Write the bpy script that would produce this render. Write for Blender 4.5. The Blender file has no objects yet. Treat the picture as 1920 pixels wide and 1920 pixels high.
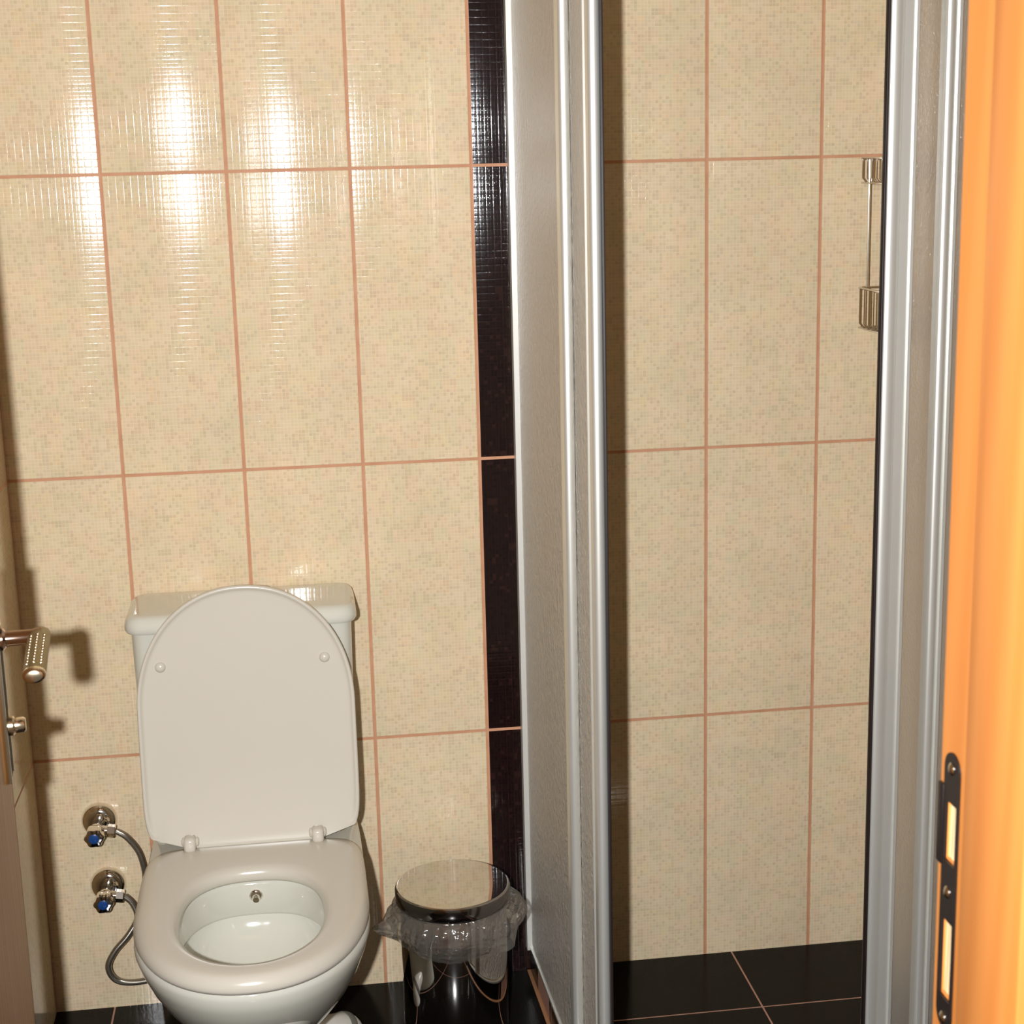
import bpy, bmesh, math, random
from mathutils import Vector, Matrix
PI = math.pi
sc = bpy.context.scene
random.seed(4)

# ------------------------------------------------------------------ camera, world, flash, exposure
cam_d = bpy.data.cameras.new('camera'); cam = bpy.data.objects.new('camera', cam_d)
sc.collection.objects.link(cam); sc.camera = cam
YAW, PITCH, ROLL = 0.13197925, 0.21645768, -0.02427104
cy_, sy_, cp_, sp_, cr_, sr_ = math.cos(YAW), math.sin(YAW), math.cos(PITCH), math.sin(PITCH), math.cos(ROLL), math.sin(ROLL)
F = Vector((sy_*cp_, cy_*cp_, -sp_)); R0 = Vector((cy_, -sy_, 0)); U0 = R0.cross(F)
RR = R0*cr_ + U0*sr_; UU = -R0*sr_ + U0*cr_
CAM = Vector((0.29514989, -2.70401296, 1.47019346))
m = Matrix.Identity(4)
for i in range(3):
    m[i][0] = RR[i]; m[i][1] = UU[i]; m[i][2] = -F[i]; m[i][3] = CAM[i]
cam.matrix_world = m
cam_d.sensor_width = 36; cam_d.lens = 3013.21*36/1920; cam_d.clip_start = 0.02
cam_d.dof.use_dof = True; cam_d.dof.focus_distance = 2.6; cam_d.dof.aperture_fstop = 16

w = bpy.data.worlds.new('world'); sc.world = w; w.use_nodes = True
w.node_tree.nodes['Background'].inputs[0].default_value = (1.0, .86, .70, 1)
w.node_tree.nodes['Background'].inputs[1].default_value = 0.14

ld = bpy.data.lights.new('camera_flash', 'AREA'); ld.shape = 'DISK'; ld.size = .032; ld.energy = 59; ld.color = (1, 1.02, 1.05)
lo = bpy.data.objects.new('camera_flash', ld); sc.collection.objects.link(lo)
lo.location = (.182, -2.72, 1.487)
lo.rotation_euler = (Vector((.55, 0, .95))-Vector(lo.location)).to_track_quat('-Z', 'Y').to_euler()

sc.view_settings.view_transform = 'Standard'; sc.view_settings.look = 'None'
sc.view_settings.gamma = 1; sc.view_settings.exposure = 0.0; sc.view_settings.use_curve_mapping = False
sc.cycles.use_denoising = True
sc.cycles.max_bounces = 10; sc.cycles.transparent_max_bounces = 16
sc.cycles.sample_clamp_indirect = 6

# ------------------------------------------------------------------ helpers
def lin(h):
    h = h.lstrip('#'); o = []
    for i in (0, 2, 4):
        c = int(h[i:i+2], 16)/255
        o.append(c/12.92 if c <= .04045 else ((c+.055)/1.055)**2.4)
    return (*o, 1)
def rgb(r, g, b):
    return tuple(c/12.92 if c <= .04045 else ((c+.055)/1.055)**2.4 for c in (r/255, g/255, b/255))+(1,)
class NT:
    def __init__(s, name):
        s.m = bpy.data.materials.new(name); s.m.use_nodes = True
        s.t = s.m.node_tree; s.n = s.t.nodes; s.b = s.n['Principled BSDF']; s.out = s.n['Material Output']
    def link(s, a, b): s.t.links.new(a, b)
    def node(s, t, **k):
        n = s.n.new(t)
        for a, v in k.items(): setattr(n, a, v)
        return n
    def put(s, sock, v):
        if v is None: return
        if hasattr(v, 'is_linked') or isinstance(v, bpy.types.NodeSocket): s.link(v, sock)
        else: sock.default_value = v
    def math(s, op, a, b=None, c=None):
        n = s.node('ShaderNodeMath', operation=op)
        for i, v in enumerate((a, b, c)): s.put(n.inputs[i], v)
        return n.outputs[0]
    def mix(s, f, a, b, blend='MIX'):
        n = s.node('ShaderNodeMix', data_type='RGBA', blend_type=blend)
        s.put(n.inputs[0], f); s.put(n.inputs[6], a); s.put(n.inputs[7], b)
        return n.outputs[2]
    def ramp(s, f, stops, interp='LINEAR'):
        n = s.node('ShaderNodeValToRGB'); n.color_ramp.interpolation = interp
        e = n.color_ramp.elements
        while len(e) < len(stops): e.new(.5)
        for x, (p, c) in zip(e, stops): x.position = p; x.color = c
        s.put(n.inputs[0], f); return n.outputs[0]
    def noise(s, scale=5, detail=2, vec=None, rough=.5):
        n = s.node('ShaderNodeTexNoise'); n.inputs['Scale'].default_value = scale
        n.inputs['Detail'].default_value = detail; n.inputs['Roughness'].default_value = rough
        if vec is not None: s.link(vec, n.inputs['Vector'])
        return n.outputs['Fac']
    def coord(s, scale=(1, 1, 1)):
        c = s.node('ShaderNodeTexCoord'); mp = s.node('ShaderNodeMapping'); mp.inputs['Scale'].default_value = scale
        s.link(c.outputs['Object'], mp.inputs[0]); return mp.outputs[0]
    def bump(s, h, strength=.3, dist=.001, normal=None):
        n = s.node('ShaderNodeBump'); n.inputs['Strength'].default_value = strength; n.inputs['Distance'].default_value = dist
        s.link(h, n.inputs['Height'])
        if normal is not None: s.link(normal, n.inputs['Normal'])
        return n.outputs[0]

def simple(name, col, rough=.5, metal=0, spec=.5, var=0.06, vscale=30, bump=0, bscale=200, bdist=.0005, coat=0):
    s = NT(name)
    c = lin(col) if isinstance(col, str) else col
    f = s.noise(vscale, 3, s.coord())
    s.link(s.mix(f, tuple(x*(1-var) for x in c[:3])+(1,), tuple(min(1, x*(1+var)) for x in c[:3])+(1,)), s.b.inputs['Base Color'])
    s.b.inputs['Roughness'].default_value = rough; s.b.inputs['Metallic'].default_value = metal
    s.b.inputs['Specular IOR Level'].default_value = spec; s.b.inputs['Coat Weight'].default_value = coat
    s.b.inputs['Coat Roughness'].default_value = .05
    if bump: s.link(s.bump(s.noise(bscale, 2, s.coord()), bump, bdist), s.b.inputs['Normal'])
    return s.m

def tile_mat(name, axis, u0=0.0, dark=None, kx=1.0, kz=.1):
    """ceramic wall tiles 20 x 49 cm printed and embossed with a tiny mosaic, orange grout"""
    s = NT(name); TW, TH, ZR = .2, .49315, 1.46048
    tc = s.node('ShaderNodeTexCoord'); sp = s.node('ShaderNodeSeparateXYZ'); s.link(tc.outputs['Object'], sp.inputs[0])
    U = s.math('SUBTRACT', sp.outputs[axis], u0); V = s.math('SUBTRACT', sp.outputs[2], ZR)
    tu = s.math('DIVIDE', U, TW); tv = s.math('DIVIDE', V, TH)
    cu, cv = s.math('FLOOR', tu), s.math('FLOOR', tv)
    fu, fv = s.math('SUBTRACT', tu, cu), s.math('SUBTRACT', tv, cv)          # 0..1 inside the tile
    du = s.math('MULTIPLY', s.math('MINIMUM', fu, s.math('SUBTRACT', 1, fu)), TW)
    dv = s.math('MULTIPLY', s.math('MINIMUM', fv, s.math('SUBTRACT', 1, fv)), TH)
    edge = s.math('MINIMUM', s.math('MULTIPLY', du, 1.05), s.math('MULTIPLY', dv, 1.2))
    grout = s.math('LESS_THAN', edge, .0031)
    # mosaic cells
    CU, CV = 34, 84
    def cells(nu, nv):
        a = s.math('MULTIPLY', tu, nu); b = s.math('MULTIPLY', tv, nv)
        fa, fb = s.math('FRACT', a), s.math('FRACT', b)
        ia, ib = s.math('FLOOR', a), s.math('FLOOR', b)
        return a, b, fa, fb, ia, ib
    def wn(x, y, z=0.0):
        cmb = s.node('ShaderNodeCombineXYZ'); s.put(cmb.inputs[0], x); s.put(cmb.inputs[1], y); s.put(cmb.inputs[2], z)
        n = s.node('ShaderNodeTexWhiteNoise'); s.link(cmb.outputs[0], n.inputs[0]); return n.outputs[0]
    a, b, fa, fb, ia, ib = cells(CU, CV)
    r1 = wn(ia, ib)
    _, _, ga, gb, ja, jb = cells(CU/2, CV/2)
    r2 = wn(ja, jb, 3.3)
    if_big = s.math('GREATER_THAN', wn(ja, jb, 9.1), .8)     # some squares are twice as large
    r = s.math('ADD', s.math('MULTIPLY', if_big, r2), s.math('MULTIPLY', s.math('SUBTRACT', 1, if_big), r1))
    P = [(0, rgb(228, 207, 173)), (.30, rgb(224, 203, 169)), (.5, rgb(230, 209, 176)), (.63, rgb(219, 197, 164)), (.76, rgb(229, 208, 170)),
         (.82, rgb(223, 204, 172)), (.88, rgb(218, 198, 165)), (.95, rgb(227, 202, 165)), (.975, rgb(214, 193, 161))]
    col = s.ramp(r, P, 'CONSTANT')
    hl = s.math('MAXIMUM', s.math('GREATER_THAN', fa, .82), s.math('GREATER_THAN', fb, .82))
    col = s.mix(s.math('MULTIPLY', hl, .5), col, lin('#f0dfc0'))
    tint = s.ramp(wn(s.math('FLOOR', s.math('MULTIPLY', tu, CU/4)), s.math('FLOOR', s.math('MULTIPLY', tv, CV/4)), 4.4), [(0, (.97, 1.0, .97, 1)), (.25, (1, 1, 1, 1)), (.6, (1.02, .985, .97, 1)), (.85, (1.0, .995, .95, 1))], 'CONSTANT')
    col = s.mix(1.0, col, tint, 'MULTIPLY')
    lo_ = s.ramp(s.noise(9, 3, s.coord()), [(.3, (.95, .95, .95, 1)), (.7, (1.05, 1.04, 1.03, 1))])
    col = s.mix(1.0, col, lo_, 'MULTIPLY')
    if dark is not None:
        D = [(0, rgb(27, 15, 14)), (.5, rgb(31, 17, 16)), (.8, rgb(23, 12, 12)), (.92, rgb(44, 26, 23))]
        dc = s.mix(s.math('MULTIPLY', hl, .5), s.ramp(r, D, 'CONSTANT'), rgb(38, 22, 20))
        isd = s.math('COMPARE', cu, dark, .1)
        col = s.mix(isd, col, dc)
    gcol = s.ramp(s.noise(25, 3, s.coord()), [(.3, lin('#c48b66')), (.7, lin('#d29c78'))])
    col = s.mix(grout, col, gcol)
    s.link(col, s.b.inputs['Base Color'])
    s.link(s.math('ADD', .075, s.math('MULTIPLY', grout, .6)), s.b.inputs['Roughness'])
    s.b.inputs['Specular IOR Level'].default_value = .6
    # slightly crowned tiles, each set at its own small angle
    tilt = s.math('MULTIPLY', s.math('SUBTRACT', wn(cu, cv, 5.0), .5), .02)
    tilt = s.math('ADD', tilt, s.math('MULTIPLY', s.math('COMPARE', cu, 2.0, .1), .075)) if dark is not None else tilt
    tilz = s.math('MULTIPLY', s.math('SUBTRACT', wn(cu, cv, 7.0), .5), .02)
    nu = s.math('ADD', s.math('MULTIPLY', s.math('MULTIPLY', s.math('SUBTRACT', fu, .5), TW), kx), tilt)
    nz = s.math('ADD', s.math('MULTIPLY', s.math('MULTIPLY', s.math('SUBTRACT', fv, .5), TH), kz), tilz)
    geo = s.node('ShaderNodeNewGeometry')
    cmb = s.node('ShaderNodeCombineXYZ'); s.put(cmb.inputs[axis], nu); s.put(cmb.inputs[2], nz)
    add = s.node('ShaderNodeVectorMath', operation='ADD'); s.link(geo.outputs['Normal'], add.inputs[0]); s.link(cmb.outputs[0], add.inputs[1])
    nrm = s.node('ShaderNodeVectorMath', operation='NORMALIZE'); s.link(add.outputs[0], nrm.inputs[0])
    def pil(f): return s.math('POWER', s.math('MULTIPLY', s.math('MULTIPLY', f, s.math('SUBTRACT', 1, f)), 4), .35)
    big = s.math('MULTIPLY', pil(ga), pil(gb)); small = s.math('MULTIPLY', pil(fa), pil(fb))
    h = s.math('ADD', s.math('MULTIPLY', big, .75), s.math('MULTIPLY', small, .25))
    h = s.math('ADD', h, s.math('MULTIPLY', s.noise(70, 2, s.coord()), 1.3))
    h = s.math('SUBTRACT', h, s.math('MULTIPLY', grout, 3.0))
    s.link(s.bump(h, 1.0, .00008, nrm.outputs[0]), s.b.inputs['Normal'])
    return s.m

def floor_mat():
    s = NT('black_floor_tile')
    tc = s.node('ShaderNodeTexCoord'); sp = s.node('ShaderNodeSeparateXYZ'); s.link(tc.outputs['Object'], sp.inputs[0])
    P = .379
    def d(o, off):
        f = s.math('FRACT', s.math('ADD', s.math('DIVIDE', s.math('SUBTRACT', o, off), P), 10))
        return s.math('MULTIPLY', s.math('MINIMUM', f, s.math('SUBTRACT', 1, f)), P)
    e = s.math('MINIMUM', d(sp.outputs[0], 1.051), d(sp.outputs[1], -.205))
    g = s.math('LESS_THAN', e, .0016)
    base = s.mix(s.noise(60, 4, s.coord()), lin('#100e0c'), lin('#191613'))
    s.link(s.mix(g, base, lin('#b98e7c')), s.b.inputs['Base Color'])
    s.link(s.math('ADD', .18, s.math('MULTIPLY', g, .5)), s.b.inputs['Roughness'])
    s.b.inputs['Specular IOR Level'].default_value = .09
    s.link(s.bump(s.math('SUBTRACT', s.math('MULTIPLY', s.noise(260, 1, s.coord()), .6), g), .6, .0004), s.b.inputs['Normal'])
    return s.m

def wood_mat(name, light, dk, rough=.4, scale=(14, 14, .9)):
    s = NT(name)
    v = s.coord(scale)
    w_ = s.node('ShaderNodeTexWave', wave_type='BANDS', bands_direction='DIAGONAL'); w_.inputs['Scale'].default_value = 2.2
    w_.inputs['Distortion'].default_value = 5; w_.inputs['Detail'].default_value = 3; w_.inputs['Detail Scale'].default_value = 1.2
    s.link(v, w_.inputs[0])
    f = s.math('MULTIPLY', s.math('ADD', w_.outputs['Fac'], s.noise(3, 4, v)), .5)
    s.link(s.ramp(f, [(.2, lin(dk)), (.75, lin(light))]), s.b.inputs['Base Color'])
    s.b.inputs['Roughness'].default_value = rough
    s.link(s.bump(f, .15, .0006), s.b.inputs['Normal'])
    return s.m

def glass_mat(name='frosted_acrylic', scatter=.60, relief=.008, fine=1.0, thru=(.80, .78, .74, 1)):
    """textured acrylic pane: part of the light goes straight through, the rest is scattered by the ripples"""
    s = NT(name)
    tr = s.node('ShaderNodeBsdfTransparent'); tr.inputs[0].default_value = thru
    rf = s.node('ShaderNodeBsdfRefraction'); rf.inputs['Color'].default_value = (.9, .88, .84, 1); rf.inputs['Roughness'].default_value = .35; rf.inputs['IOR'].default_value = 1.3
    df = s.node('ShaderNodeBsdfDiffuse'); df.inputs[0].default_value = (.93, .85, .73, 1)
    gl = s.node('ShaderNodeBsdfGlossy'); gl.inputs[0].default_value = (.95, .95, .95, 1); gl.inputs['Roughness'].default_value = .22
    v = s.coord((1, 1, .45))
    b = s.bump(s.math('ADD', s.noise(240*fine, 3, v), s.math('MULTIPLY', s.noise(90*fine, 2, v), .8)), 1.0, relief)
    for n in (rf, df, gl): s.link(b, n.inputs['Normal'])
    m1 = s.node('ShaderNodeMixShader'); m1.inputs[0].default_value = .60; s.link(tr.outputs[0], m1.inputs[1]); s.link(rf.outputs[0], m1.inputs[2])
    m2 = s.node('ShaderNodeMixShader'); m2.inputs[0].default_value = scatter; s.link(m1.outputs[0], m2.inputs[1]); s.link(df.outputs[0], m2.inputs[2])
    fr = s.node('ShaderNodeFresnel'); fr.inputs[0].default_value = 1.5
    m3 = s.node('ShaderNodeMixShader'); s.link(fr.outputs[0], m3.inputs[0]); s.link(m2.outputs[0], m3.inputs[1]); s.link(gl.outputs[0], m3.inputs[2])
    s.link(m3.outputs[0], s.out.inputs[0])
    return s.m

def bag_mat():
    s = NT('thin_clear_plastic')
    tr = s.node('ShaderNodeBsdfTransparent'); tr.inputs[0].default_value = (.93, .92, .91, 1)
    df = s.node('ShaderNodeBsdfDiffuse'); df.inputs[0].default_value = (.62, .58, .52, 1)
    gl = s.node('ShaderNodeBsdfGlossy'); gl.inputs['Roughness'].default_value = .13
    b = s.bump(s.noise(24, 2.5, s.coord((1, 1, 2.0)), .5), 1.0, .010)
    for n in (df, gl): s.link(b, n.inputs['Normal'])
    m1 = s.node('ShaderNodeMixShader'); m1.inputs[0].default_value = .11; s.link(tr.outputs[0], m1.inputs[1]); s.link(df.outputs[0], m1.inputs[2])
    lw = s.node('ShaderNodeLayerWeight'); lw.inputs[0].default_value = .35; s.link(b, lw.inputs['Normal'])
    m2 = s.node('ShaderNodeMixShader'); s.link(s.math('ADD', s.math('MULTIPLY', lw.outputs['Fresnel'], .6), .12), m2.inputs[0])
    s.link(m1.outputs[0], m2.inputs[1]); s.link(gl.outputs[0], m2.inputs[2]); s.link(m2.outputs[0], s.out.inputs[0])
    return s.m

M = dict(
    wall=tile_mat('mosaic_wall_tile', 0, dark=3.0, kx=1.1, kz=.08),
    wall_l=tile_mat('mosaic_side_wall_tile', 1, u0=-.003, kx=.3),
    wall_r=tile_mat('mosaic_shower_wall_tile', 1, u0=-.06, kx=.3),
    floor=floor_mat(),
    plaster=simple('white_plaster', '#d8cfbd', .9, bump=.2),
    ceramic=simple('white_ceramic', '#d6d4c6', .08, var=.015, vscale=4, coat=.4),
    plastic=simple('cream_seat_plastic', '#d3ccbd', .22, var=.015, vscale=4, bump=.02, bscale=500),
    chrome=simple('chrome', (.80, .76, .70, 1), .09, 1, var=.05, vscale=60),
    steel=simple('polished_steel', (.62, .60, .57, 1), .035, 1, var=.03, vscale=20),
    steel_rim=simple('dark_polished_rim', (.30, .29, .28, 1), .12, 1, var=.03),
    alu=simple('satin_aluminium', (.74, .735, .68, 1), .38, .66, var=.03, vscale=25),
    alu_lite=simple('pale_aluminium', (.78, .77, .72, 1), .4, .4, var=.03, vscale=25),
    brass=simple('satin_brass', (.34, .28, .14, 1), .5, 1, var=.06, vscale=80),
    brass_lite=simple('bright_brass', (.86, .74, .54, 1), .2, 1, var=.05),
    rose=simple('rosy_polished_brass', (.66, .50, .40, 1), .14, 1, var=.05),
    black=simple('black_metal', '#2a2220', .4, .5),
    dark_refl=simple('brass_plate_dark_reflection', '#0f0c0a', .6, 0, .15),  # brass plate face: the dark it reflects is painted in as colour
    rubber=simple('dark_rubber', '#241917', .5),
    blue=simple('blue_plastic_cap', '#1d4684', .25),
    hose=None,
    glass=glass_mat(), glass_front=glass_mat('fine_frosted_acrylic', .13, .0009, 1.9, (.74, .68, .60, 1)), bag=bag_mat(),
    pine=wood_mat('varnished_pine', '#cd8340', '#c67a38', .45, (9, 9, .6)),
    rawwood=wood_mat('pale_raw_wood', '#f3dcae', '#e2bf88', .8, (40, 40, 3)),
    doorwood=wood_mat('brown_varnished_door', '#d2a878', '#c09868', .5),
    pvc=simple('white_pipe_plastic', '#d6d2c8', .3),
    grey=simple('grey_rubber_collar', '#6d6a60', .6),
)
def hose_mat():
    s = NT('braided_steel'); v = s.coord()
    n = s.node('ShaderNodeTexWave', wave_type='BANDS', bands_direction='DIAGONAL'); n.inputs['Scale'].default_value = 260; s.link(v, n.inputs[0])
    s.link(s.mix(n.outputs['Fac'], (.20, .18, .15, 1), (.62, .57, .48, 1)), s.b.inputs['Base Color'])
    s.b.inputs['Metallic'].default_value = .9; s.b.inputs['Roughness'].default_value = .25
    s.link(s.bump(n.outputs['Fac'], .4, .0006), s.b.inputs['Normal']); return s.m
M['hose'] = hose_mat()

def obj(name, bm, mat, parent=None, smooth=True, ang=40):
    me = bpy.data.meshes.new(name); bmesh.ops.recalc_face_normals(bm, faces=bm.faces); bm.to_mesh(me); bm.free()
    o = bpy.data.objects.new(name, me); sc.collection.objects.link(o); me.materials.append(mat)
    if smooth:
        me.polygons.foreach_set('use_smooth', [True]*len(me.polygons))
        me.set_sharp_from_angle(angle=math.radians(ang))
    if parent is not None: o.parent = parent
    return o
def thing(name, label, cat, loc=(0, 0, 0), group=None):
    o = bpy.data.objects.new(name, None); sc.collection.objects.link(o); o.location = loc; o.empty_display_size = .05
    o['label'] = label; o['category'] = cat
    if group: o['group'] = group
    return o
def tag(o, label, cat, group=None):
    o['label'] = label; o['category'] = cat
    if group: o['group'] = group
    return o
def struct(o, label, cat):
    o['kind'] = 'structure'; o['label'] = label; o['category'] = cat; return o
def add_box(bm, lo, hi, bev=0, M4=None, seg=2):
    b2 = bmesh.new()
    vs = [b2.verts.new((x, y, z)) for x in (lo[0], hi[0]) for y in (lo[1], hi[1]) for z in (lo[2], hi[2])]
    for f in ((0, 1, 3, 2), (4, 6, 7, 5), (0, 4, 5, 1), (2, 3, 7, 6), (0, 2, 6, 4), (1, 5, 7, 3)): b2.faces.new([vs[i] for i in f])
    if bev: bmesh.ops.bevel(b2, geom=b2.edges[:], offset=bev, segments=seg, affect='EDGES', profile=.5)
    merge(bm, b2, M4); return bm
def merge(bm, b2, M4=None):
    mp = {}
    for v in b2.verts: mp[v] = bm.verts.new((M4 @ v.co) if M4 else v.co)
    for f in b2.faces:
        try: bm.faces.new([mp[v] for v in f.verts])
        except ValueError: pass
    b2.free()
def box(lo, hi, bev=0, M4=None): return add_box(bmesh.new(), lo, hi, bev, M4)
def loft(loops, cap0=True, cap1=True, bm=None, closed=False):
    bm = bm or bmesh.new()
    R = [[bm.verts.new(p) for p in L] for L in loops]
    n = len(R[0])
    pairs = list(zip(R[:-1], R[1:])) + ([(R[-1], R[0])] if closed else [])
    for A, B in pairs:
        for i in range(n):
            j = (i+1) % n; bm.faces.new((A[i], A[j], B[j], B[i]))
    for L, c in ((R[0], cap0), (R[-1], cap1)):
        if c and not closed:
            ctr = bm.verts.new(sum((v.co for v in L), Vector())/n)
            for i in range(n): bm.faces.new((L[i], L[(i+1) % n], ctr))
    return bm
def lathe(prof, n=48, M4=None, bm=None, cap=True):
    """profile [(r, z)] turned about z"""
    M4 = M4 or Matrix.Identity(4)
    loops = [[M4 @ Vector((r*math.cos(2*PI*i/n), r*math.sin(2*PI*i/n), z)) for i in range(n)] for r, z in prof]
    return loft(loops, cap, cap, bm)
def tube(path, r, n=12, bm=None, sub=8, smooth=True):
    P = [Vector(p) for p in path]
    if smooth and len(P) > 2:
        Q = []
        for i in range(len(P)-1):
            p0, p1, p2, p3 = P[max(i-1, 0)], P[i], P[i+1], P[min(i+2, len(P)-1)]
            for k in range(sub):
                t = k/sub
                Q.append(.5*((2*p1)+(-p0+p2)*t+(2*p0-5*p1+4*p2-p3)*t*t+(-p0+3*p1-3*p2+p3)*t**3))
        P = Q+[P[-1]]
    bm = bm or bmesh.new(); loops = []
    t = (P[1]-P[0]).normalized(); a = t.orthogonal().normalized()
    for i, p in enumerate(P):
        tt = ((P[min(i+1, len(P)-1)]-P[max(i-1, 0)])).normalized()
        a = (a-tt*a.dot(tt)).normalized(); b = tt.cross(a)
        loops.append([p+(a*math.cos(2*PI*k/n)+b*math.sin(2*PI*k/n))*r for k in range(n)])
    return loft(loops, True, True, bm)
def align(p, d):
    return Matrix.Translation(p) @ Vector(d).to_track_quat('Z', 'Y').to_matrix().to_4x4()
def prism(pts, z0, z1, bm=None):
    return loft([[Vector((x, y, z0)) for x, y in pts], [Vector((x, y, z1)) for x, y in pts]], True, True, bm)
def rrect(cx, cy, hx, hy, r, z, n=8):
    out = []
    for qx, qy, a0 in ((1, 1, 0), (-1, 1, 90), (-1, -1, 180), (1, -1, 270)):
        for k in range(n+1):
            a = math.radians(a0+90*k/n)
            out.append(Vector((cx+qx*(hx-r)+r*math.cos(a), cy+qy*(hy-r)+r*math.sin(a), z)))
    return out
def dee(cx, w_, yb, yc, yf, z, n=96, eb=6.0, ef=2.1, taper=0.0):
    """plan outline with a squarish back (at yb) and a rounded front (at yf)"""
    out = []
    for i in range(n):
        a = 2*PI*i/n; c, s_ = math.cos(a), math.sin(a)
        if s_ >= 0:
            e = eb; y = yc+(yb-yc)*abs(s_)**(2/e); x = w_*math.copysign(abs(c)**(2/e), c)*(1-taper*abs(s_)**(2/e))
        else:
            e = ef; y = yc+(yf-yc)*abs(s_)**(2/e); x = w_*math.copysign(abs(c)**(2/e), c)
        out.append(Vector((cx+x, y, z)))
    return out

# ------------------------------------------------------------------ room
XL, XR, YF, ZC = -.188, 1.372, -1.635, 2.42
JX = .755        # striking side reveal of the doorway
struct(obj('wall_back', box((XL-.1, 0, -.05), (XR+.1, .1, ZC)), M['wall'], smooth=False), 'cream mosaic tiled back wall with orange grout and one dark tile column', 'wall')
struct(obj('wall_left', box((XL-.1, YF, -.05), (XL, 0, ZC)), M['wall_l'], smooth=False), 'cream tiled wall on the left behind the open door', 'wall')
struct(obj('wall_right', box((XR, YF, -.05), (XR+.1, 0, ZC)), M['wall_r'], smooth=False), 'cream tiled shower wall on the right', 'wall')
struct(obj('floor', box((XL-.1, YF-.15, -.06), (XR+.1, .05, 0)), M['floor'], smooth=False), 'glossy black tiled floor with thin pinkish grout lines', 'floor')
struct(obj('ceiling', box((XL-.1, YF-.15, ZC), (XR+.1, .1, ZC+.06)), M['plaster'], smooth=False), 'white plaster ceiling', 'ceiling')
bm = box((JX+.045, YF-.15, 0), (XR+.1, YF, ZC)); add_box(bm, (XL-.1, YF-.15, 0), (.0, YF, ZC)); add_box(bm, (0, YF-.15, 2.1), (JX+.045, YF, ZC))
struct(obj('wall_front', bm, M['plaster'], smooth=False), 'plastered front wall around the doorway', 'wall')

# door frame (pine) with its rebate, and the strike plate let into it
bm = bmesh.new()
SZ = [(.845, .908), (.954, 1.001)]                   # mortices behind the strike plate
def reb(z0, z1): add_box(bm, (JX, YF-.064, z0), (JX+.045, YF+.004, z1))
reb(0, SZ[0][0]); reb(SZ[0][1], SZ[1][0]); reb(SZ[1][1], 2.06)
for a_, b_ in SZ:
    add_box(bm, (JX, YF-.006, a_), (JX+.045, YF+.004, b_)); add_box(bm, (JX, YF-.064, a_), (JX+.045, YF-.030, b_))
add_box(bm, (JX-.013, YF-.16, 0), (JX+.045, YF-.064, 2.06), .003)
add_box(bm, (0.0, YF-.16, 2.045), (JX+.045, YF+.004, 2.10)); add_box(bm, (0.0, YF-.16, 0), (.032, YF+.004, 2.05))
jamb = struct(obj('trim_1', bm, M['pine'], ang=30), 'orange varnished pine door frame at the right edge of the doorway', 'door frame')
bm = bmesh.new()
for a_, b_ in SZ: add_box(bm, (JX+.004, YF-.030, a_), (JX+.03, YF-.006, b_))
mt = obj('mortice_lining', bm, M['rawwood'], jamb); mt['label'] = 'pale raw wood inside the lock holes'
# plate outline with two holes, rounded ends
def plate():
    bm = bmesh.new(); x0, x1 = JX-.0015, JX+.0008; ya, yb = YF-.0315, YF-.0045; z0, z1 = .820, 1.040
    ym = (ya+yb)/2; r = (yb-ya)/2
    def seg(za, zb, y0=ya, y1=yb): add_box(bm, (x0, y0, za), (x1, y1, zb))
    for s_, zc in ((1, z1-r), (-1, z0+r)):
        pts = [(ym+r*math.cos(PI*k/14), zc+s_*r*math.sin(PI*k/14)) for k in range(15)]
        loft([[Vector((x, y, z)) for y, z in pts] for x in (x0, x1)], True, True, bm)
    seg(z0+r, SZ[0][0]); seg(SZ[0][1], SZ[1][0]); seg(SZ[1][1], z1-r)
    for a_, b_ in SZ: seg(a_, b_, ya, ya+.004); seg(a_, b_, yb-.004, yb)
    b2 = bmesh.new(); add_box(b2, (x0-.001, yb-.001, SZ[1][0]-.006), (x1, yb+.0085, SZ[1][1]+.010), .0008); merge(bm, b2)
    return bm
sp = obj('strike_plate', plate(), M['black'], jamb, ang=30); sp['label'] = 'dark metal strike plate with two lock holes'
for z in (.829, .931, 1.028):
    bm = lathe([(.0048, 0), (.0048, .0006), (.003, .0018), (.0, .0022)], 16, align((JX-.0016, YF-.018, z), (-1, 0, 0)), cap=False)
    obj('screw', bm, M['chrome'], sp)

# ------------------------------------------------------------------ the open door (structure) with lever handle
HINGE, FREE = Vector((.026, -1.62, 0)), Vector((-.0475, -.93, 0))
dv = (FREE-HINGE).normalized(); nv = Vector((-dv.y, dv.x, 0))   # nv turns left; the room side is -nv
if nv.x > 0: nv = -nv
def D(s_, n, z): return FREE - dv*s_ + nv*n*-1 + Vector((0, 0, z))    # s_ back from free edge, n towards the room
MD = Matrix(((-dv.x, -nv.x, 0, FREE.x), (-dv.y, -nv.y, 0, FREE.y), (0, 0, 1, 0), (0, 0, 0, 1)))
L = (FREE-HINGE).length
bm = bmesh.new(); add_box(bm, (0, -.04, .012), (L, 0, 2.03), .0015, MD)
door = struct(obj('door_1', bm, M['doorwood'], ang=30), 'brown wooden door standing open at the left edge', 'door')
HZ = .979; HS = .058
bm = bmesh.new(); add_box(bm, (HS-.019, 0, HZ-.155), (HS+.019, .0065, HZ+.075), .0012, MD)
pl = obj('handle_plate', bm, M['dark_refl'], door, ang=30); pl['label'] = 'brass plate of the door handle, dark reflection painted on its face'
bm = bmesh.new()
add_box(bm, (HS-.0215, .0, HZ-.157), (HS-.0185, .0072, HZ+.077), .0006, MD); add_box(bm, (HS+.0185, .0, HZ-.157), (HS+.0215, .0072, HZ+.077), .0006, MD)
obj('plate_edge', bm, M['brass_lite'], pl)
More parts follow.
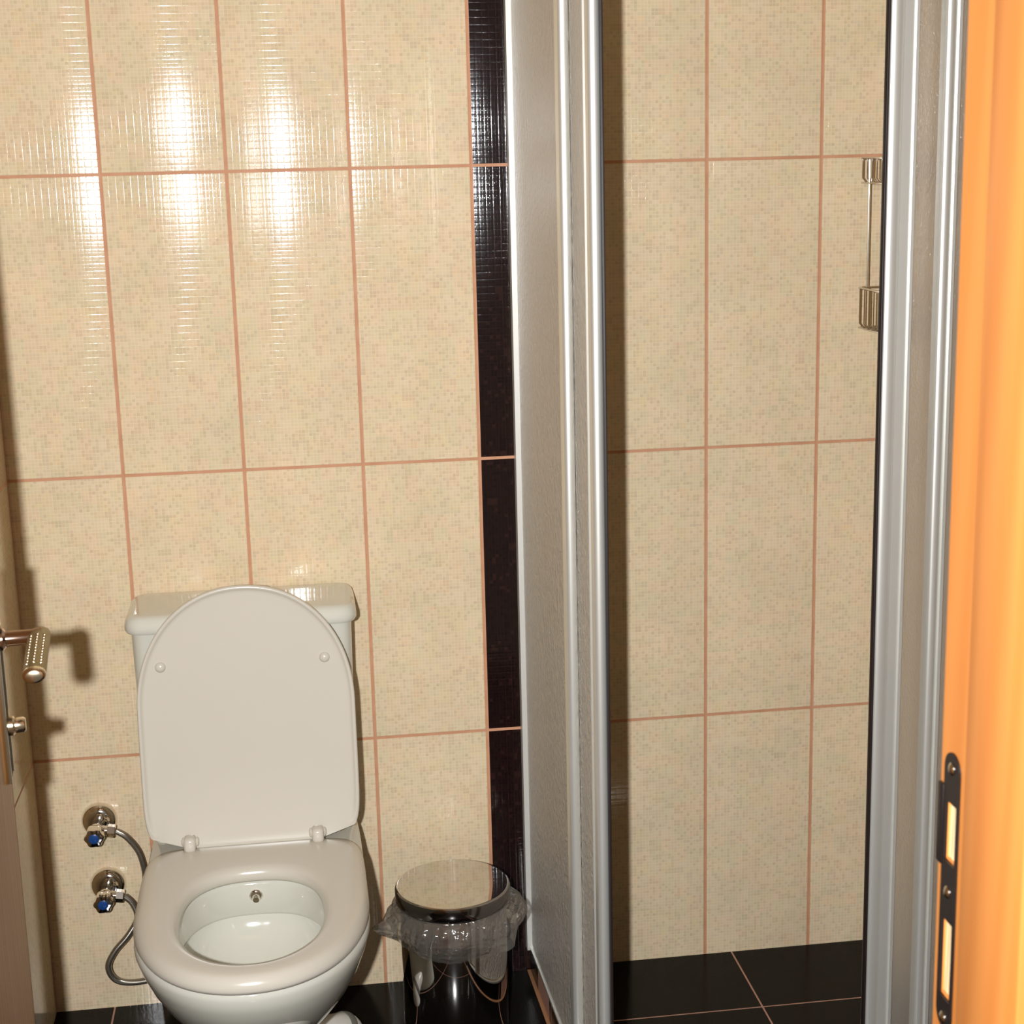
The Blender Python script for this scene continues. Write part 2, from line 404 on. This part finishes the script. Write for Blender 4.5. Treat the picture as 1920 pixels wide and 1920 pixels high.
Mn = MD @ align((HS, .006, HZ), (0, 1, 0))
hn = obj('lever_neck', lathe([(.0125, 0), (.0125, .004), (.0085, .007), (.0083, .036), (.0095, .039), (.0095, .044), (0.0, .044)], 28, Mn, cap=False), M['rose'], door)
# grip: a lens-section bar running back along the door, dimples in three rows
def gripsec(s_, k=1.0):
    out = []
    for i in range(28):
        a = 2*PI*i/28; c, q = math.cos(a), math.sin(a)
        out.append(MD @ Vector((s_, .0475+.0118*k*c, HZ+(.0085*k*q if q > 0 else .008*k*q))))
    return out
st = [(HS-.012, .80), (HS-.010, .94), (HS+.0, 1), (HS+.134, 1.0), (HS+.138, .96)]
gp = obj('lever_grip', loft([gripsec(a, k) for a, k in st]), M['brass'], door, ang=50); gp['label'] = 'brass lever grip with three rows of bright dots'
bm = bmesh.new()
for row, c in enumerate((-.62, -.02, .58)):
    for k in range(11):
        q = math.sqrt(1-c*c); p = MD @ Vector((HS+.022+.0102*k, .0475+.0114*c, HZ+.0086*q))
        bmesh.ops.create_icosphere(bm, subdivisions=2, radius=.0019, matrix=Matrix.Translation(p))
obj('dot_pattern', bm, M['brass_lite'], gp)
bm = loft([gripsec(HS+.138, 1.0), gripsec(HS+.142, 1.0), gripsec(HS+.1455, .9), gripsec(HS+.147, .6)])
obj('end_cap', bm, M['brass_lite'], gp, ang=50)
bm = lathe([(.011, 0), (.011, .006), (.0085, .008), (.0085, .017), (.007, .019), (0, .019)], 24, MD @ align((HS, .006, HZ-.098), (0, 1, 0)), cap=False)
obj('thumb_turn', bm, M['brass_lite'], door)

# ------------------------------------------------------------------ shower: curb and enclosure
SKEW = math.atan(.03)
MS = Matrix.Translation((.672, 0, 0)) @ Matrix.Rotation(SKEW, 4, 'Z')     # local -y runs out from the back wall
CZ = .05
cc = []
bm = bmesh.new(); add_box(bm, (-.004, -.72, 0), (.05, -.003, CZ), .002, MS); add_box(bm, (.73, -.745, 0), (XR, -.66, CZ), .002)
struct(obj('trim_2', bm, M['floor'], smooth=False), 'low black tiled kerb under the shower panels', 'kerb')
bm = bmesh.new(); add_box(bm, (-.011, -.73, 0), (-.004, -.003, .0025), .0005, MS)
struct(obj('trim_3', bm, simple('orange_grout_bead', '#b5835c', .6)), 'orange grout bead along the foot of the shower kerb', 'grout line')

en = thing('shower_enclosure', 'aluminium framed corner shower enclosure with frosted panels, door slid half open', 'shower enclosure', (.672, 0, 0))
en_inv = Matrix.Translation((-.672, 0, 0))
def part(name, bm, mat, par=en, lab=None, ang=35):
    if par is en: bmesh.ops.transform(bm, matrix=en_inv, verts=bm.verts)
    else: bmesh.ops.transform(bm, matrix=en_inv, verts=bm.verts)
    o = obj(name, bm, mat, par, ang=ang)
    if lab: o['label'] = lab
    return o
Z0, Z1 = CZ+.006, 1.90
def stile(pts, z0=Z0, z1=Z1, Mx=None):
    bm = prism(pts, z0, z1)
    if Mx: bmesh.ops.transform(bm, matrix=Mx, verts=bm.verts)
    return bm
def bulge(x0, x1, y0, y1, side, n=10, flat=.35):
    """section: box x0..x1, y0..y1 whose `side` face ('-x' or '-y') is a round bead with a flat lip beside it"""
    pts = []
    if side == '-y':
        xm = x0+(x1-x0)*(1-flat)
        for k in range(n+1):
            a = PI+PI*k/n; pts.append(((x0+xm)/2+(xm-x0)/2*math.cos(a), y0+.003+math.sin(a)*.0036))
        pts += [(xm+.001, y0+.004), (x1-.004, y0+.004), (x1-.004, y0), (x1, y0), (x1, y1), (x0, y1)]
    else:
        for k in range(n+1):
            a = PI/2+PI*k/n; pts.append((x0+.006+math.cos(a)*.010, (y0+y1)/2+(y1-y0)/2*math.sin(a)))
        pts += [(x1, y0), (x1, y1)]
    return pts
# side panel
wp = part('wall_profile', stile([(-.012, -.020), (.012, -.020), (.012, -.001), (-.012, -.001)], CZ, Z1+.02, MS), M['alu_lite'], lab='pale aluminium profile against the dark tile column')
part('wall_profile', stile([(XR-.024, -.705), (XR-.001, -.705), (XR-.001, -.645), (XR-.024, -.645)], CZ, Z1+.02), M['alu_lite'])
fp = part('fixed_panel', stile([(-.0125, -.424), (.004, -.424), (.004, -.444)]+[(-.00425+.00825*math.cos(PI*k/12), -.444-.0065*math.sin(PI*k/12)) for k in range(1, 12)]+[(-.0125, -.444)], Z0, Z1, MS), M['alu'], lab='frosted fixed side panel with round aluminium edge')
bm = bmesh.new(); add_box(bm, (-.003, -.424, Z0+.005), (.001, -.018, Z1), 0, MS); part('glass_pane', bm, M['glass'], fp, ang=20)
sd = part('sliding_door', stile([(-.00525+.00825*math.cos(PI*k/12), -.641-.0065*math.sin(PI*k/12)) for k in range(0, 13)]+[(-.0135, -.628), (-.008, -.622), (-.008, -.606), (-.0115, -.606), (-.0115, -.6025), (.003, -.6025)], Z0, Z1, MS), M['alu'], lab='closed frosted side door with ribbed aluminium stile')
bm = bmesh.new(); add_box(bm, (.0045, -.6025, Z0+.01), (.0080, -.400, Z1), 0, MS); part('glass_pane', bm, M['glass'], sd, ang=20)
bm = bmesh.new(); add_box(bm, (.003, -.650, Z0), (.0055, -.615, Z1), .0008, MS); add_box(bm, (.0012, -.655, Z0), (.0045, -.646, Z1), .0008, MS)
part('door_seal', bm, M['rubber'], sd, lab='dark magnetic rubber seal')
# front panels
sx = 1.058
sd2 = part('sliding_door', stile(bulge(sx+.0075, sx+.0455, -.668, -.648, '-y', flat=.50)), M['alu'], lab='frosted front door slid open, aluminium stile')
bm = bmesh.new(); add_box(bm, (sx+.0045, -.6665, Z0), (sx+.0075, -.656, Z1), .0006); part('door_seal', bm, M['rubber'], sd2)
bm = bmesh.new(); add_box(bm, (sx+.045, -.660, Z0+.01), (XR-.03, -.6565, Z1)); part('glass_pane', bm, M['glass_front'], sd2, ang=20)
fx = 1.1290
fp2 = part('fixed_panel', stile(bulge(fx, fx+.0205, -.694, -.674, '-y', flat=.36)), M['alu'], lab='frosted fixed front panel with round aluminium edge')
bm = bmesh.new(); add_box(bm, (fx+.0205, -.686, Z0+.01), (XR-.02, -.6825, Z1)); part('glass_pane', bm, M['glass_front'], fp2, ang=20)
# rails top and bottom
bm = bmesh.new(); add_box(bm, (-.014, -.655, Z1), (.022, -.02, Z1+.035), .003, MS); add_box(bm, (.69, -.70, Z1), (XR-.001, -.64, Z1+.035), .003)
part('top_rail', bm, M['alu'])
bm = bmesh.new(); add_box(bm, (-.007, -.655, CZ), (.018, -.02, Z0), .001, MS); add_box(bm, (.70, -.70, CZ), (XR-.024, -.642, Z0), .001)
part('bottom_rail', bm, M['alu'])

# ------------------------------------------------------------------ toilet
TX = .1890
to = thing('toilet', 'white close-coupled toilet with seat cover raised against its cistern', 'toilet', (TX, -.3, 0))
tinv = Matrix.Translation((-TX, .3, 0))
def tp(name, bm, mat, par=to, lab=None, ang=40):
    bmesh.ops.transform(bm, matrix=tinv, verts=bm.verts); o = obj(name, bm, mat, par, ang=ang)
    if lab: o['label'] = lab
    return o
def DE(w_, yb, yc, yf, z, **k): return dee(TX, w_, yb, yc, yf, z, **k)
ext = [DE(.090, -.13, -.30, -.47, .0, eb=4), DE(.088, -.13, -.30, -.465, .03, eb=4), DE(.080, -.12, -.30, -.45, .10, eb=4), DE(.100, -.09, -.31, -.485, .16, eb=4),
       DE(.126, -.06, -.36, -.552, .215, eb=4.5), DE(.146, -.04, -.40, -.608, .262, eb=5), DE(.160, -.03, -.43, -.649, .305, eb=6), DE(.168, -.022, -.45, -.675, .338, eb=7),
       DE(.1735, -.02, -.46, -.685, .362, eb=8), DE(.1725, -.021, -.46, -.684, .370, eb=8), DE(.169, -.024, -.46, -.680, .374, eb=8)]
inn = [DE(.116, -.326, -.485, -.648, .374, eb=2.6), DE(.1125, -.330, -.485, -.645, .371, eb=2.6), DE(.111, -.3315, -.485, -.643, .366, eb=2.6), DE(.111, -.333, -.485, -.641, .322, eb=2.6),
       DE(.113, -.330, -.485, -.643, .317, eb=2.6), DE(.117, -.325, -.485, -.648, .314, eb=2.6), DE(.117, -.327, -.485, -.646, .305, eb=2.6), DE(.110, -.340, -.485, -.640, .285, eb=2.5), DE(.098, -.362, -.50, -.630, .262, eb=2.4),
       DE(.080, -.41, -.51, -.612, .243, eb=2.3), DE(.055, -.44, -.52, -.59, .228, eb=2.2), DE(.028, -.48, -.525, -.56, .219, eb=2.1)]
tp('bowl', loft(ext+inn), M['ceramic'], ang=60)
# cistern
C1 = [rrect(TX-.003, -.087, .165, .070, .022, .372), rrect(TX-.003, -.0855, .172, .073, .024, .40), rrect(TX-.003, -.0845, .176, .0745, .025, .60), rrect(TX-.003, -.084, .178, .076, .026, .738)]
tp('cistern', loft(C1), M['ceramic'], lab='white ceramic cistern')
def lidl(g, z): return rrect(TX-.003, -.0935+.0, .1865-g, .0855-g, max(.030-g, .01), z)
tp('cistern_lid', loft([lidl(.008, .7385), lidl(.003, .7395), lidl(.0, .744), lidl(0, .752), lidl(.003, .7615), lidl(.009, .7665), lidl(.018, .768), lidl(.05, .7685)]), M['ceramic'], lab='ceramic lid of the cistern')
# seat ring
so = lambda g, z: DE(.1735-g, -.232-g, -.450, -.694+g, z, eb=7.5, ef=2.12)
si = lambda g, z: DE(.1055+g, -.339+g*.9, -.485, -.641-g, z, eb=2.5, ef=2.1)
def mixl(t, z):
    A, B = si(0, 0), so(0, 0); return [Vector((a.x*(1-t)+b.x*t, a.y*(1-t)+b.y*t, z)) for a, b in zip(A, B)]
ring = [si(.004, .3755), si(.000, .3800), si(.0002, .3865), si(.0022, .3925), si(.0065, .3968), mixl(.14, .3992), mixl(.30, .4008), mixl(.5, .4014), mixl(.70, .4008), mixl(.84, .3992), so(.0065, .3968), so(.0028, .3930), so(.0005, .387), so(0, .3815), so(.0025, .3762), so(.008, .3755)]
tp('seat', loft(ring, closed=True), M['plastic'], lab='cream plastic seat ring lying flat', ang=60)
# raised cover, built upright then leaned back
def lo_out(g, y, hz=.4240):
    """cover outline in x,z standing up: square foot with clipped corners, round head"""
    w_ = .1730-g; n = 96; out = []; zc = .225
    for i in range(n):
        a = 2*PI*i/n; c, s_ = math.cos(a), math.sin(a)
        if s_ >= 0: x = w_*math.copysign(abs(c)**(2/2.12), c); z = zc+(hz-g-zc)*abs(s_)**(2/2.12)
        else:
            x = w_*math.copysign(abs(c)**(2/9), c)*(1+.012*abs(s_)); z = zc-(zc-g)*abs(s_)**(2/9)
            ax = abs(x)
            z = max(z, g+.022*max(0, (ax-.105)/(.068)))
        out.append(Vector((TX+x, y, z)))
    return out
def dish(t, y):
    A = lo_out(.0095, 0); ctr = Vector((TX, 0, .19)); return [Vector((ctr.x+(p.x-ctr.x)*t, y, ctr.z+(p.z-ctr.z)*t)) for p in A]
LL = [lo_out(.012, .010), lo_out(.003, .008), lo_out(0, .004), lo_out(0, -.004), lo_out(.0012, -.0062), lo_out(.0035, -.0068), lo_out(.0055, -.0060), lo_out(.0072, -.0035), lo_out(.0095, -.0020),
      dish(.985, -.0015), dish(.95, -.0010), dish(.85, -.0002), dish(.7, .0006), dish(.4, .0010)]
bm = loft(LL)
# foot of the dish sweeps forward to the hinge
for v in bm.verts:
    k = max(0, 1-v.co.z/.10)
    if v.co.z < .05 and v.co.y < .001: v.co.y += (-.002-v.co.y)*min(1, (.05-v.co.z)/.03)
    if v.co.y < .006: v.co.y -= .003*k*k*(1 if abs(v.co.x-TX) < .14 else max(0, 1-(abs(v.co.x-TX)-.14)/.05))
lean = Matrix.Translation((0, -.231, .3950)) @ Matrix.Rotation(math.radians(-5.4), 4, 'X')
bmesh.ops.transform(bm, matrix=lean, verts=bm.verts)
cov = tp('seat_cover', bm, M['plastic'], lab='raised cream seat cover', ang=60)
for x in (-.1325, .1275):
    M4 = lean @ align((TX+x, .003, .299), (0, -1, 0))
    tp('bumper', lathe([(.0085, 0), (.0085, .004), (.0065, .0075), (.003, .0088), (0, .009)], 24, M4, cap=False), M['plastic'], cov)
for x in (-.102, .102):
    b2 = box((TX+x-.0095, -.262, .397), (TX+x+.0095, -.236, .4215), .006)
    add_box(b2, (TX+x-.014, -.246, .400), (TX+x+.014, -.232, .416), .005)
    tp('hinge', b2, M['plastic'], lab='small cream plastic hinge', ang=50)
# bidet nozzle
nz = Vector((TX+.001, -.3315, .350))
bm = lathe([(.0105, -.004), (.0105, .002), (.0085, .004), (.006, .0045), (.006, .011), (.0048, .014), (0, .0142)], 24, align(nz, (0, -1, -.12)), cap=False)
tp('bidet_nozzle', bm, M['chrome'], lab='small chrome bidet spray nozzle')
# waste pipe
bm = tube([(.225, -.28, .048), (.285, -.235, .045), (.318, -.205, .032), (.325, -.200, .014), (.325, -.200, .0)], .0275, 28, sub=6)
dp = tp('waste_pipe', bm, M['pvc'], lab='white plastic waste pipe behind the bowl')
bm = lathe([(.0275, -.004), (.0295, -.004), (.030, .0), (.030, .007), (.029, .010), (.0275, .010)], 32, align((.314, -.209, .0345), (.03, .026, -.018)), cap=False)
tp('pipe_collar', bm, M['grey'], dp)

# ------------------------------------------------------------------ angle valves and hoses
def valve(x, z, label, hxy):
    t = thing('angle_valve', label, 'valve', (x, 0, z), 'chrome angle valves beside the toilet')
    iv = Matrix.Translation((0, 0, 0))
    obj('escutcheon', lathe([(.031, .0005), (.031, .004), (.0295, .010), (.025, .0155), (.018, .018), (.013, .0185), (0, .0185)], 40, align((0, 0, 0), (0, -1, 0)), cap=False), M['chrome'], t)
    bm = lathe([(.0105, .015), (.0105, .042), (.0125, .045), (.0125, .058), (.0095, .062), (0, .062)], 28, align((0, 0, 0), (0, -1, 0)), cap=False)
    lathe([(.0085, .0), (.0085, .022), (0, .022)], 20, align((.0, -.047, 0), (1, 0, -.18)), bm, cap=False)
    obj('valve_body', bm, M['chrome'], t)
    bm = lathe([(.0115, .018), (.0115, .030), (.0095, .032), (0, .032)], 6, align((0, -.047, 0), (1, 0, -.18)), cap=False)
    obj('hex_nut', bm, M['chrome'], t, ang=20)
    def lobe(k, y): return [Vector((k*(.0165+0.0012*math.cos(6*a))*math.cos(a), y, k*(.0165+0.0012*math.cos(6*a))*math.sin(a))) for a in [2*PI*i/60 for i in range(60)]]
    kn = obj('tap_knob', loft([lobe(.70, -.060), lobe(.95, -.063), lobe(1, -.067), lobe(1, -.082), lobe(.93, -.0865), lobe(.72, -.0875)]), M['chrome'], t, ang=50)
    obj('blue_cap', lathe([(.0085, 0), (.0085, .0012), (.006, .0022), (0, .0026)], 24, align((0, -.0875, 0), (0, -1, 0)), cap=False), M['blue'], kn)
    return t
valve(-.0855, .361, 'upper chrome angle valve with blue-capped knob on the wall left of the toilet', None)
valve(-.0795, .2395, 'lower chrome angle valve with blue-capped knob on the wall left of the toilet', None)
bm = tube([(-.0535, -.047, .3555), (-.036, -.048, .343), (-.018, -.048, .315), (-.0105, -.046, .279), (-.010, -.043, .245), (.004, -.04, .21), (.03, -.036, .20)], .0052, 14)
tag(obj('flexible_hose', bm, M['hose']), 'short braided steel hose curving from the upper valve behind the toilet', 'hose', 'braided hoses beside the toilet')
bm = tube([(-.0475, -.047, .2340), (-.034, -.049, .2185), (-.0285, -.052, .193), (-.046, -.055, .164), (-.071, -.056, .136), (-.084, -.056, .108), (-.074, -.054, .082), (-.047, -.052, .0725), (-.005, -.050, .076), (.03, -.05, .09), (.05, -.05, .11)], .0056, 14)
tag(obj('flexible_hose', bm, M['hose']), 'longer braided steel hose looping from the lower valve towards the floor', 'hose', 'braided hoses beside the toilet')

# ------------------------------------------------------------------ pedal bin and its liner
BX, BY = .5125, -.180
bn = thing('pedal_bin', 'polished steel pedal bin with round flat lid between toilet and shower', 'bin', (BX, BY, 0))
obj('bin_body', lathe([(0, .002), (.086, .002), (.089, .006), (.089, .012), (.0905, .014), (.0905, .236), (.088, .240), (.086, .240), (.084, .02), (0, .018)], 96, cap=False), M['steel'], bn)
lid = obj('bin_lid', lathe([(0, .2710), (.060, .2710), (.0930, .2710), (.0940, .27095), (.0958, .2703), (.0970, .2685)], 96, cap=False), M['steel'], bn, ang=60)
obj('lid_rim', lathe([(.0970, .2682), (.0978, .2660), (.0978, .2475), (.0970, .2460), (.0950, .2460), (.0950, .265)], 96, cap=False), M['steel_rim'], lid, ang=40)
bm = box((-.018, -.122, .004), (.018, -.078, .012), .003); obj('foot_pedal', bm, M['black'], bn)
bm = box((-.012, .090, .225), (.012, .103, .262), .003); obj('lid_hinge', bm, M['black'], bn)
def bag():
    n, mm = 240, 22; loops = []
    rnd = random.Random(11)
    ph = [(rnd.choice((3, 5, 7, 9, 13, 17, 23, 31)), rnd.uniform(0, 6.28), rnd.uniform(.3, 1)) for _ in range(12)]
    for j in range(mm+1):
        t = j/mm; L_ = []
        for i in range(n):
            a = 2*PI*i/n
            wv = sum(A*math.sin(k*a+p+t*(k*.25)) for k, p, A in ph[:6])/3
            fine = sum(A*math.sin(2.0*k*a+p*2+t*5) for k, p, A in ph[6:])/3
            # drop length: deeper at the front
            front = .5-.5*math.sin(a)
            drop = .046+.024*front+.006*wv
            # outline: tucked under the lid, belly, then back in to the bin
            belly = math.sin(PI*min(1, t*.95)**.75)
            r = .0935+.022*belly*(.72+.30*wv*.5)+.0030*fine*belly
            r += .017*belly*max(0, math.cos(a-.12))**6
            # two pulled-out corners of the sack
            r += .030*max(0, math.cos(a-3.30))**60*math.exp(-((t-.55)/.22)**2)
            r += .020*max(0, math.cos(a+.62))**60*t*t
            z = .2470-.004-drop*t+.0025*fine*belly+.002*wv*t
            L_.append(Vector((r*math.cos(a), r*math.sin(a), z)))
        loops.append(L_)
    return loft(loops, False, False)
bg = obj('bin_liner', bag(), M['bag'], ang=180); bg.location = (BX, BY, 0)
tag(bg, 'thin clear plastic bin liner folded out over the rim of the pedal bin', 'bin bag')

# ------------------------------------------------------------------ two-tier wire caddy on the shower wall
cd = thing('wire_caddy', 'chrome two-tier wire shower caddy on the wall behind the shower door', 'shower caddy', (XR, -.17, 1.3))
ci = Matrix.Translation((-XR, .17, -1.3))
def basket(zt, zb, name, low=None):
    bm = bmesh.new(); x0, x1, y0, y1 = 1.2520, XR-.003, -.30, -.050; rr = .0013
    for z, r_ in ((zt, .0022), (zb, .0016)):
        tube([(x1, y1, z), (x0+.008, y1, z), (x0, y1-.008, z), (x0, y0+.008, z), (x0+.008, y0, z), (x1, y0, z)], r_, 8, bm, smooth=False)
    for k in range(11):
        y = y1-.014-k*(y1-y0-.028)/10
        tube([(x0-.001, y, zt), (x0-.001, y, zb+.008), (x0+.006, y, zb), (x1, y, zb)], rr, 7, bm, smooth=False)
    for k in range(2):
        x = x0+.020+k*.060; tube([(x, y1, zt), (x, y1, zb)], rr, 7, bm, smooth=False)
    bmesh.ops.transform(bm, matrix=ci, verts=bm.verts); return obj(name, bm, M['chrome'], cd, ang=60)
basket(1.4565, 1.4165, 'upper_basket'); basket(1.2410, 1.1740, 'lower_basket')
bm = tube([(1.2525, -.092, 1.4565), (1.2525, -.092, 1.245)], .0015, 8, smooth=False); bmesh.ops.transform(bm, matrix=ci, verts=bm.verts)
obj('connecting_rod', bm, M['chrome'], cd)
